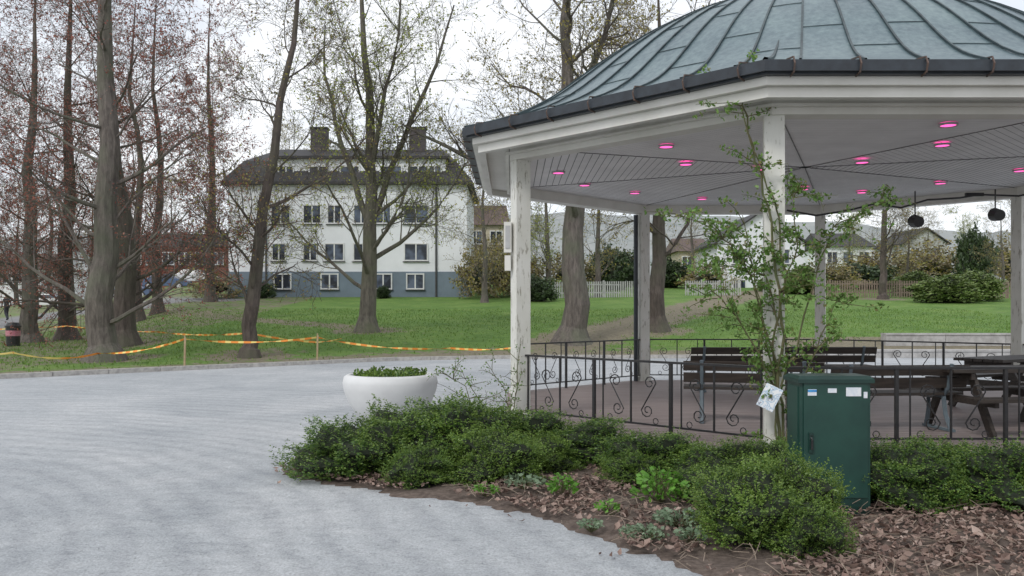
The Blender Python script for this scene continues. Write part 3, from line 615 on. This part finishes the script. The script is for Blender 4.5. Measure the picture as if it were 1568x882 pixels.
mb=MB(); mb.box(((x0+x1)/2,67.5,(zb-1+zp)/2),(x1-x0+.1,11.1,zp-zb+1),'plinth'); mb.build('plinth',H)
mb=MB(); zm=Z62(243)
def lvl(ins,z): return [(x0-.45+ins,61.55+ins,z),(x1+.45-ins,61.55+ins,z),(x1+.45-ins,73.45-ins,z),(x0-.45+ins,73.45-ins,z)]
vs=lvl(0,ze)+lvl(0,ze+.18)+lvl(1.3,zm)+[(x0+2.2,67.5,zr),(x1-2.2,67.5,zr)]
mb.add(vs,[(3,2,1,0),(0,1,5,4),(1,2,6,5),(2,3,7,6),(3,0,4,7),(4,5,9,8),(5,6,10,9),(6,7,11,10),(7,4,8,11),(8,9,13,12),(9,10,13),(10,11,12,13),(11,8,12)],'roofd'); mb.build('roof',H)
mb=MB(); dx0,dx1=X62(424),X62(682); mb.box(((dx0+dx1)/2,63.6,(ze+.2+zm)/2+.05),(dx1-dx0,2.8,zm-ze-.2),'wall'); mb.box(((dx0+dx1)/2,63.5,zm+.1),(dx1-dx0+.5,3.3,.18),'roofd'); mb.build('dormer',H)
mb=MB()
for x in(433,505,587,636): win(mb,X62(x),61.94,Z62(431),1.15,1.0,2)
for x,w in((427,.9),(475,.9),(512,1.3),(556,1.3),(637,1.6)): win(mb,X62(x),62.0,Z62(386),w,1.15,2)
for x,w in((430,1.3),(478,1.2),(512,.9),(553,1.0),(587,1.0),(637,1.7)): win(mb,X62(x),62.0,Z62(328),w,1.25,2)
for x,w in((437,1.0),(487,1.3),(535,1.3),(598,1.5),(640,1.5),(665,.9)): win(mb,X62(x),62.2,Z62(266),w,1.1,2)
mb.build('windows',H)
mb=MB()
for x in(X62(668),X62(408)): mb.tube([(x,61.9,zb),(x,61.9,ze)],.07,6,'steel')
mb.build('downpipes',H)
mb=MB()
for x in(466,628): mb.box((X62(x),67.0,Z62(197)),(1.25,.9,2.0),'brick'); mb.box((X62(x),67,Z62(197)+1.05),(1.4,1.05,.12),'roofd')
mb.build('chimneys',H)
def house(name,px0,px1,Y,pb,pe_,prd,wall,roof,gable_front=False,depth=8,wins=2,floors=1):
    a,b2=(px0-CX)/F*Y,(px1-CX)/F*Y; z=lambda y:EYE+(HY-y)/F*Y
    zb=min(z(pb),G((a+b2)/2,Y))-.5; ze=z(pe_); zr=z(prd); E=empty(name,((a+b2)/2,Y,zb))
    mb=MB(); mb.box(((a+b2)/2,Y+depth/2,(zb+ze)/2),(b2-a,depth,ze-zb),wall)
    m_=(a+b2)/2
    if gable_front: mb.add([(a,Y,ze),(b2,Y,ze),(m_,Y,zr),(a,Y+depth,ze),(b2,Y+depth,ze),(m_,Y+depth,zr)],[(0,1,2),(4,3,5)],wall)
    mb.build('walls',E); mb=MB(); o=.4
    if gable_front:
        sl=(zr-ze)/((b2-a)/2)
        for s_ in(-1,1):
            ex=m_+s_*((b2-a)/2+o); ez=ze-sl*o
            v_=[(m_,Y-o,zr+.05),(m_,Y+depth+o,zr+.05),(ex,Y+depth+o,ez+.05),(ex,Y-o,ez+.05)]; mb.add(v_+[(x,y,q+.15) for x,y,q in v_],[(0,1,2,3),(7,6,5,4),(0,3,7,4),(1,5,6,2),(2,6,7,3)],roof)
    else:
        mb.add([(a-o,Y-o,ze+.01),(b2+o,Y-o,ze+.01),(b2+o,Y+depth+o,ze+.01),(a-o,Y+depth+o,ze+.01),(a,Y+depth/2,zr),(b2,Y+depth/2,zr)],[(0,1,5,4),(2,3,4,5),(1,2,5),(3,0,4),(3,2,1,0)],roof)
    mb.build('roof',E); mb=MB()
    for f in range(floors):
        for i in range(wins):
            win(mb,a+(b2-a)*(i+.5)/wins,Y,ze-1.2-2.7*f,1.1,1.2,2)
    mb.build('windows',E)
house('white_gabled_house',1098,1232,76,432,372,326,'wall','roofd',True,9,2,2)
house('beige_house',714,775,84,440,345,306,'beige','roofr',False,9,2,2)
house('brown_brick_building',195,346,88,452,378,352,'red','roofd',False,9,6,1)
house('white_cottage',-30,60,110,450,412,385,'wall','roofr',False,9,4,1)
house('grey_cottage',1262,1335,98,410,378,352,'wall','roofd',False,9,3,1)
house('brown_cottage',1385,1450,112,420,372,350,'picket','roofd',True,9,2,1)
house('yellow_cottage',1040,1090,96,420,385,360,'beige','roofr',False,9,2,1)
def fence(name,a,b2,h,st=.17,mat='picket'):
    mb=MB(); a=Vector(a[:2]);b2=Vector(b2[:2]); L=(b2-a).length; d=(b2-a)/L; n=int(L/st); rz=math.atan2(d.y,d.x)
    for i in range(n):
        p=a+d*(i*st); z=G(p.x,p.y); mb.box((p.x,p.y,z+h/2),(.09,.025,h),mat,rz=rz)
    m_=int(L/2.4)
    for i in range(m_):
        p=a+d*(i*2.4+1.2); z=G(p.x,p.y)
        for q in(.3,.8): mb.box((p.x-d.y*-.03,p.y+.035,z+h*q),(2.42,.035,.09),mat,rz=rz)
        mb.box((p.x,p.y+.07,z+h/2+.03),(.12,.1,h+.1),mat,rz=rz)
    mb.build(name)
fence('picket_fence',((800-CX)/F*60,60),((975-CX)/F*62,62),1.15); fence('picket_fence',((1050-CX)/F*64,64),((1140-CX)/F*64,64),1.1)
fence('wooden_fence',((1245-CX)/F*62,62),((1600-CX)/F*60,60),1.2,.17,'twigd')
mb=MB(); pxs=np.arange(-400,2100,12); vs=[];n=len(pxs)
for px in pxs:
    h_=345+18*math.sin(px*.004+1)+10*noise.noise((px*.012,0,0))+3*noise.noise((px*.08,1,0))
    for (Y,f) in((260,0),(330,.55),(420,1.0),(520,.8)):
        zt=EYE+(HY-h_)/F*420; vs.append(((px-CX)/F*Y,Y,3.5+(zt-3.5)*f))
mb.add(vs,[(i*4+j,(i+1)*4+j,(i+1)*4+j+1,i*4+j+1) for i in range(n-1) for j in range(3)],'hill'); mb.build('distant_hill',smooth=True)
# ---------------- tape ----------------
s1=hit(283,563); s2=hit(486,555)
for h in(s1,s2):
    mb=MB(); mb.box((0,0,.42),(.05,.04,.92),'wood',ry=.02); mb.box((0,0,.9),(.03,.03,.06),'wood'); mb.build('wooden_stake',loc=h)
def tape(pts,sag):
    mb=MB(); P=[]
    for a,b2 in zip(pts[:-1],pts[1:]):
        L=(b2-a).length; m_=max(6,int(L/.35))
        for i in range(m_):
            t=i/m_; P.append(a.lerp(b2,t)-Vector((0,0,sag*L/6*4*t*(1-t))))
    P.append(pts[-1]); vs=[];w=.034
    for i,p in enumerate(P):
        tw=math.sin(i*.55)*1.1+.5*math.sin(i*1.7); d=Vector((0,math.sin(tw),math.cos(tw)))*w; vs+= [p-d,p+d]
    mb.add(vs,[(2*i,2*i+1,2*i+3,2*i+2) for i in range(len(P)-1)],'tape'); mb.build('barrier_tape')
tape([W(-60,540,20.5),W(20,540,22),W(150,541,hit(160,552).y-.6),s1+Vector((0,0,.83)),s2+Vector((0,0,.80)),W(690,533,30.5),W(800,531,31)],.18)
tape([W(-40,506,37),W(47,500,38),W(103,499,36),W(240,508,34),W(380,510,hit(382,547).y+.3),W(486,524,32),W(560,510,36.5),W(780,516,37)],.08)
h=hit(20,530); mb=MB(); mb.lathe([(.001,0),(.24,0),(.27,.75),(.30,.76),(.30,.80),(.27,.82),(.2,.93),(.001,.95)],16,'bin'); mb.lathe([(.262,.4),(.272,.62)],16,'binl'); mb.build('litter_bin',loc=(h.x,h.y,h.z))
# ---------------- person ----------------
def person(loc,rz):
    J=[((0,0,.95),.13),((0,0,1.2),.13),((0,0,1.42),.14),((0,0,1.52),.055),((0,.01,1.62),.09),((0,.0,1.74),.075),
       ((.1,0,.88),.095),((.12,.08,.5),.065),((.12,.0,.08),.045),((.12,.15,.04),.04),((-.1,0,.88),.095),((-.12,-.02,.5),.065),((-.12,-.22,.12),.045),((-.12,-.1,.04),.04),
       ((.2,0,1.42),.065),((.27,-.08,1.14),.045),((.25,.05,.9),.035),((.25,.09,.8),.03),((-.2,0,1.42),.065),((-.27,.04,1.14),.045),((-.25,.14,.92),.035),((-.25,.18,.82),.03)]
    E=[(0,1),(1,2),(2,3),(3,4),(4,5),(0,6),(6,7),(7,8),(8,9),(0,10),(10,11),(11,12),(12,13),(2,14),(14,15),(15,16),(16,17),(2,18),(18,19),(19,20),(20,21)]
    me=bpy.data.meshes.new('pedestrian'); me.from_pydata([j[0] for j in J],E,[]); ob=bpy.data.objects.new('pedestrian',me); sc.collection.objects.link(ob); ob.location=loc; ob.rotation_euler=(0,0,rz)
    md=ob.modifiers.new('Skin','SKIN')
    for i,j in enumerate(J): me.skin_vertices[0].data[i].radius=(j[1],j[1])
    me.skin_vertices[0].data[0].use_root=True
    sb=ob.modifiers.new('Sub','SUBSURF'); sb.levels=1; sb.render_levels=1
    m,nt,b=_new('clothes_and_skin'); sx=nt.nodes.new('ShaderNodeSeparateXYZ'); tc=nt.nodes.new('ShaderNodeTexCoord'); nt.links.new(tc.outputs['Object'],sx.inputs[0])
    dv=nt.nodes.new('ShaderNodeMath'); dv.operation='DIVIDE'; dv.inputs[1].default_value=2; nt.links.new(sx.outputs[2],dv.inputs[0])
    r=ramp(nt,dv.outputs[0],[(.0,(.02,.02,.02)),(.06,(.025,.03,.045)),(.48,(.02,.02,.025)),(.745,(.02,.02,.025)),(.75,(.45,.3,.22)),(.85,(.05,.03,.02))])
    nt.links.new(r,b.inputs['Base Color']); me.materials.append(m)
def hit2(px,py,Y):
    X=(px-CX)/F*Y; return Vector((X,Y,G(X,Y)))
try: person(hit2(10,483,58),1.2)
except Exception as e: print('person',e)
def car_mesh(paint):
    mb=MB(); pf=[(-2.1,.35),(-2.15,.75),(-1.9,.95),(-1.55,1.0),(-1.0,1.42),(.5,1.45),(1.15,1.0),(2.0,.85),(2.15,.6),(2.1,.35)]
    n=len(pf); w0=.85
    vs=[(x,-w0*(1 if z<1.05 else .8),z) for x,z in pf]+[(x,w0*(1 if z<1.05 else .8),z) for x,z in pf]
    mb.add(vs,[tuple(range(n)),tuple(range(2*n-1,n-1,-1))]+[(i,n+i,n+(i+1)%n,(i+1)%n) for i in range(n)],paint)
    for s_ in(-1,1):
        mb.add([(-1.4,s_*.86,1.02),(.95,s_*.86,1.02),(.42,s_*.73,1.38),(-.95,s_*.73,1.38)],[(0,1,2,3)],'glass')
        for x in(-1.35,1.35): mb.tube([(x,s_*.7,.33),(x,s_*.88,.33)],.33,14,'tyre',cap=True); mb.tube([(x,s_*.88,.33),(x,s_*.89,.33)],.2,10,'lamprim',cap=True)
    mb.add([(1.12,-.68,1.03),(1.12,.68,1.03),(.55,.62,1.42),(.55,-.62,1.42)],[(0,1,2,3)],'glass')
    return mb.mesh('parked_car')
cm=car_mesh('carp'); cw=car_mesh('carw')
for px,Y,me_,rz in((255,80,cm,.1),(300,82,cw,.0),(75,86,cw,.1),(205,83,cm,3.0)):
    X=(px-CX)/F*Y; inst('parked_car',me_,(X,Y,G(X,Y)),1,rz)
# ---------------- climbing rose ----------------
def rose(name,loc,stems,side,leafn,seed,lsz=.045,mult=5):
    random.seed(seed); mb=MB(); leaves=[]
    for pts,r in stems:
        P=[]; pts=[Vector(p) for p in pts]
        for a,b2 in zip(pts[:-1],pts[1:]):
            for j in range(4): P.append(a.lerp(b2,j/4)+vrand(.012))
        P.append(pts[-1]); n=len(P); mb.tube(P,[r*(1-.7*i/n) for i in range(n)],5,'stem')
        for i in range(side):
            k=random.randrange(1,n-1); d=vrand(1); d.y*=.6; d.z=abs(d.z)*.6+.1; d.normalize(); L=random.uniform(.15,.5); q=P[k]; sp_=[q]
            for j in range(4): d=(d+vrand(.2)+Vector((0,0,-.06*j))).normalized(); q=q+d*L/4; sp_.append(q)
            mb.tube(sp_,[.006,.005,.004,.003,.002],3,'stem')
            for j in range(leafn):
                t=random.uniform(.2,1)*4; kk=min(int(t),3); leaves.append(sp_[kk].lerp(sp_[kk+1],t-kk))
        for i in range(side): 
            k=random.randrange(n//3,n); leaves.append(P[k]+vrand(.03))
    L=np.array([tuple(q) for q in leaves]); L=np.repeat(L,mult,0)+rng.normal(size=(len(L)*mult,3))*.026
    V,Fc=cards(L,rdir(len(L))+np.array([0,0,-.2]),rng.uniform(.6,1.2,len(L))*lsz,.6); mb.np(V,Fc,'rose'); return mb.build(name,loc=loc)
q=lambda dx,z,dy=-.16:(dx/F*8.6,dy,z)
stems=[([q(0,0.1),q(-6,.8),q(8,1.4),q(-6,2.0),q(-14,2.7),q(-40,3.3),q(-66,3.85),q(-50,4.1)],.020),
([q(10,0.1),q(4,.7),q(-12,1.3),q(6,1.9),q(2,2.6),q(-20,2.9),q(-62,3.6,-.3),q(-60,3.95,-.3)],.016),
([q(-4,0.1,-.22),q(-10,.9,-.24),q(-60,1.5,-.3),q(-110,1.85,-.35),q(-128,1.75,-.35)],.012),
([q(0,1.0),q(-40,1.9,-.2),q(-80,2.3,-.25),q(-115,2.5,-.25),q(-180,2.62,-.25)],.011),
([q(4,.9),q(40,1.6,-.15),q(66,2.2,-.1),q(85,2.5,-.1),q(150,2.72,-.1),q(180,2.75,-.1)],.011),
([q(6,.3),q(30,.9,-.2),q(60,1.4,-.2),q(85,1.75,-.2),(105/F*8.6,-.2,1.7)],.010),
([q(0,1.5),q(-20,2.0),q(-80,2.1,-.3),q(-130,2.05,-.3)],.010),
([q(-8,.9,-.2),q(-30,1.6,-.25),q(-50,2.2,-.25),q(-60,2.6,-.25)],.010),
([q(0,1.8),q(30,2.3,-.15),q(20,2.8,-.15),q(40,2.95,-.15)],.010)]
rose('climbing_rose',(N.x,N.y-.02,0),stems,20,6,3,.048)
q=lambda x,y,z:(x,y,z)
rose('climbing_rose',(Lp.x-.1,Lp.y-.25,0),[([(0,0,.1),(-.1,0,.6),(-.35,0,1.0)],.008),([(0,0,.1),(.05,0,.7),(.1,.1,1.3)],.008),([(-.2,0,.1),(-.5,-.1,.6),(-.7,0,.95)],.007),([(-.4,-.3,.1),(-.6,-.4,.7),(-.9,-.4,.9)],.007)],10,2,4,.035)
# ---------------- grass tufts ----------------
n=60000; X=rng.uniform(-24,26,n); Y=rng.uniform(16,50,n); d=Y-ky(X); k=(d>.15)&~((X>10)&(Y<35)); X,Y,d=X[k],Y[k],d[k]
dp=segd(X,Y,p1)
pr_=rng.uniform(size=len(X)); k=(pr_<np.clip((d-1.5)/6,.04,1))&((dp>1.3)|(pr_<.1)); X,Y=X[k],Y[k]; n=len(X); Z=gh(X,Y)
a=rng.uniform(0,3.14,n); w=.02; h=rng.uniform(.04,.10,n); dx=np.cos(a)*w; dy=np.sin(a)*w
V=np.empty((n,3,3)); V[:,0]=np.stack([X-dx,Y-dy,Z-.01],1); V[:,1]=np.stack([X+dx,Y+dy,Z-.01],1); V[:,2]=np.stack([X+rng.normal(size=n)*.03,Y+rng.normal(size=n)*.03,Z+h],1)
mb=MB(); mb.np(V.reshape(-1,3),np.arange(n*3).reshape(n,3),'grassb'); mb.build('grass')
# ---------------- world, sun, camera ----------------
w=bpy.data.worlds.new('World'); sc.world=w; w.use_nodes=True; nt=w.node_tree; bg=nt.nodes['Background']
sky=nt.nodes.new('ShaderNodeTexSky'); sky.sky_type='NISHITA'; sky.sun_disc=False; EL,AZ=math.radians(42),math.radians(215)
sky.sun_elevation=EL; sky.sun_rotation=AZ
tc=nt.nodes.new('ShaderNodeTexCoord'); mp=nt.nodes.new('ShaderNodeMapping'); mp.inputs['Scale'].default_value=(1,1,2.6); nt.links.new(tc.outputs['Generated'],mp.inputs[0])
nn=noi(nt,mp.outputs[0],2.2,5,.55,.4)
f=ramp(nt,nn,[(.35,(.74,.74,.74)),(.6,(.96,.96,.96))])
cl=ramp(nt,nn,[(.3,(.74,.79,.87)),(.58,(.95,.97,1.0))])
sc_=mixc(nt,1.0,cl,(9.2,9.2,9.2),'MULTIPLY')
nt.links.new(mixc(nt,f,sky.outputs[0],sc_),bg.inputs['Color']); bg.inputs['Strength'].default_value=.13
L=bpy.data.lights.new('sun','SUN'); L.energy=1.4; L.angle=math.radians(14); L.color=(1,.975,.94); so=bpy.data.objects.new('sun',L); sc.collection.objects.link(so)
dirv=Vector((math.sin(AZ)*math.cos(EL),math.cos(AZ)*math.cos(EL),math.sin(EL))); so.rotation_euler=dirv.to_track_quat('Z','Y').to_euler()
cam=bpy.data.cameras.new('camera'); co=bpy.data.objects.new('camera',cam); sc.collection.objects.link(co); sc.camera=co
co.location=(0,0,EYE); co.rotation_euler=(math.pi/2,0,0); cam.sensor_width=36; cam.lens=36*F/1568; cam.shift_y=(HY-441)/1568; cam.clip_end=3000; cam.clip_start=.05
sc.view_settings.view_transform='Standard'; sc.view_settings.look='None'; sc.view_settings.exposure=0
print('faces',sum(len(m.polygons) for m in bpy.data.meshes))
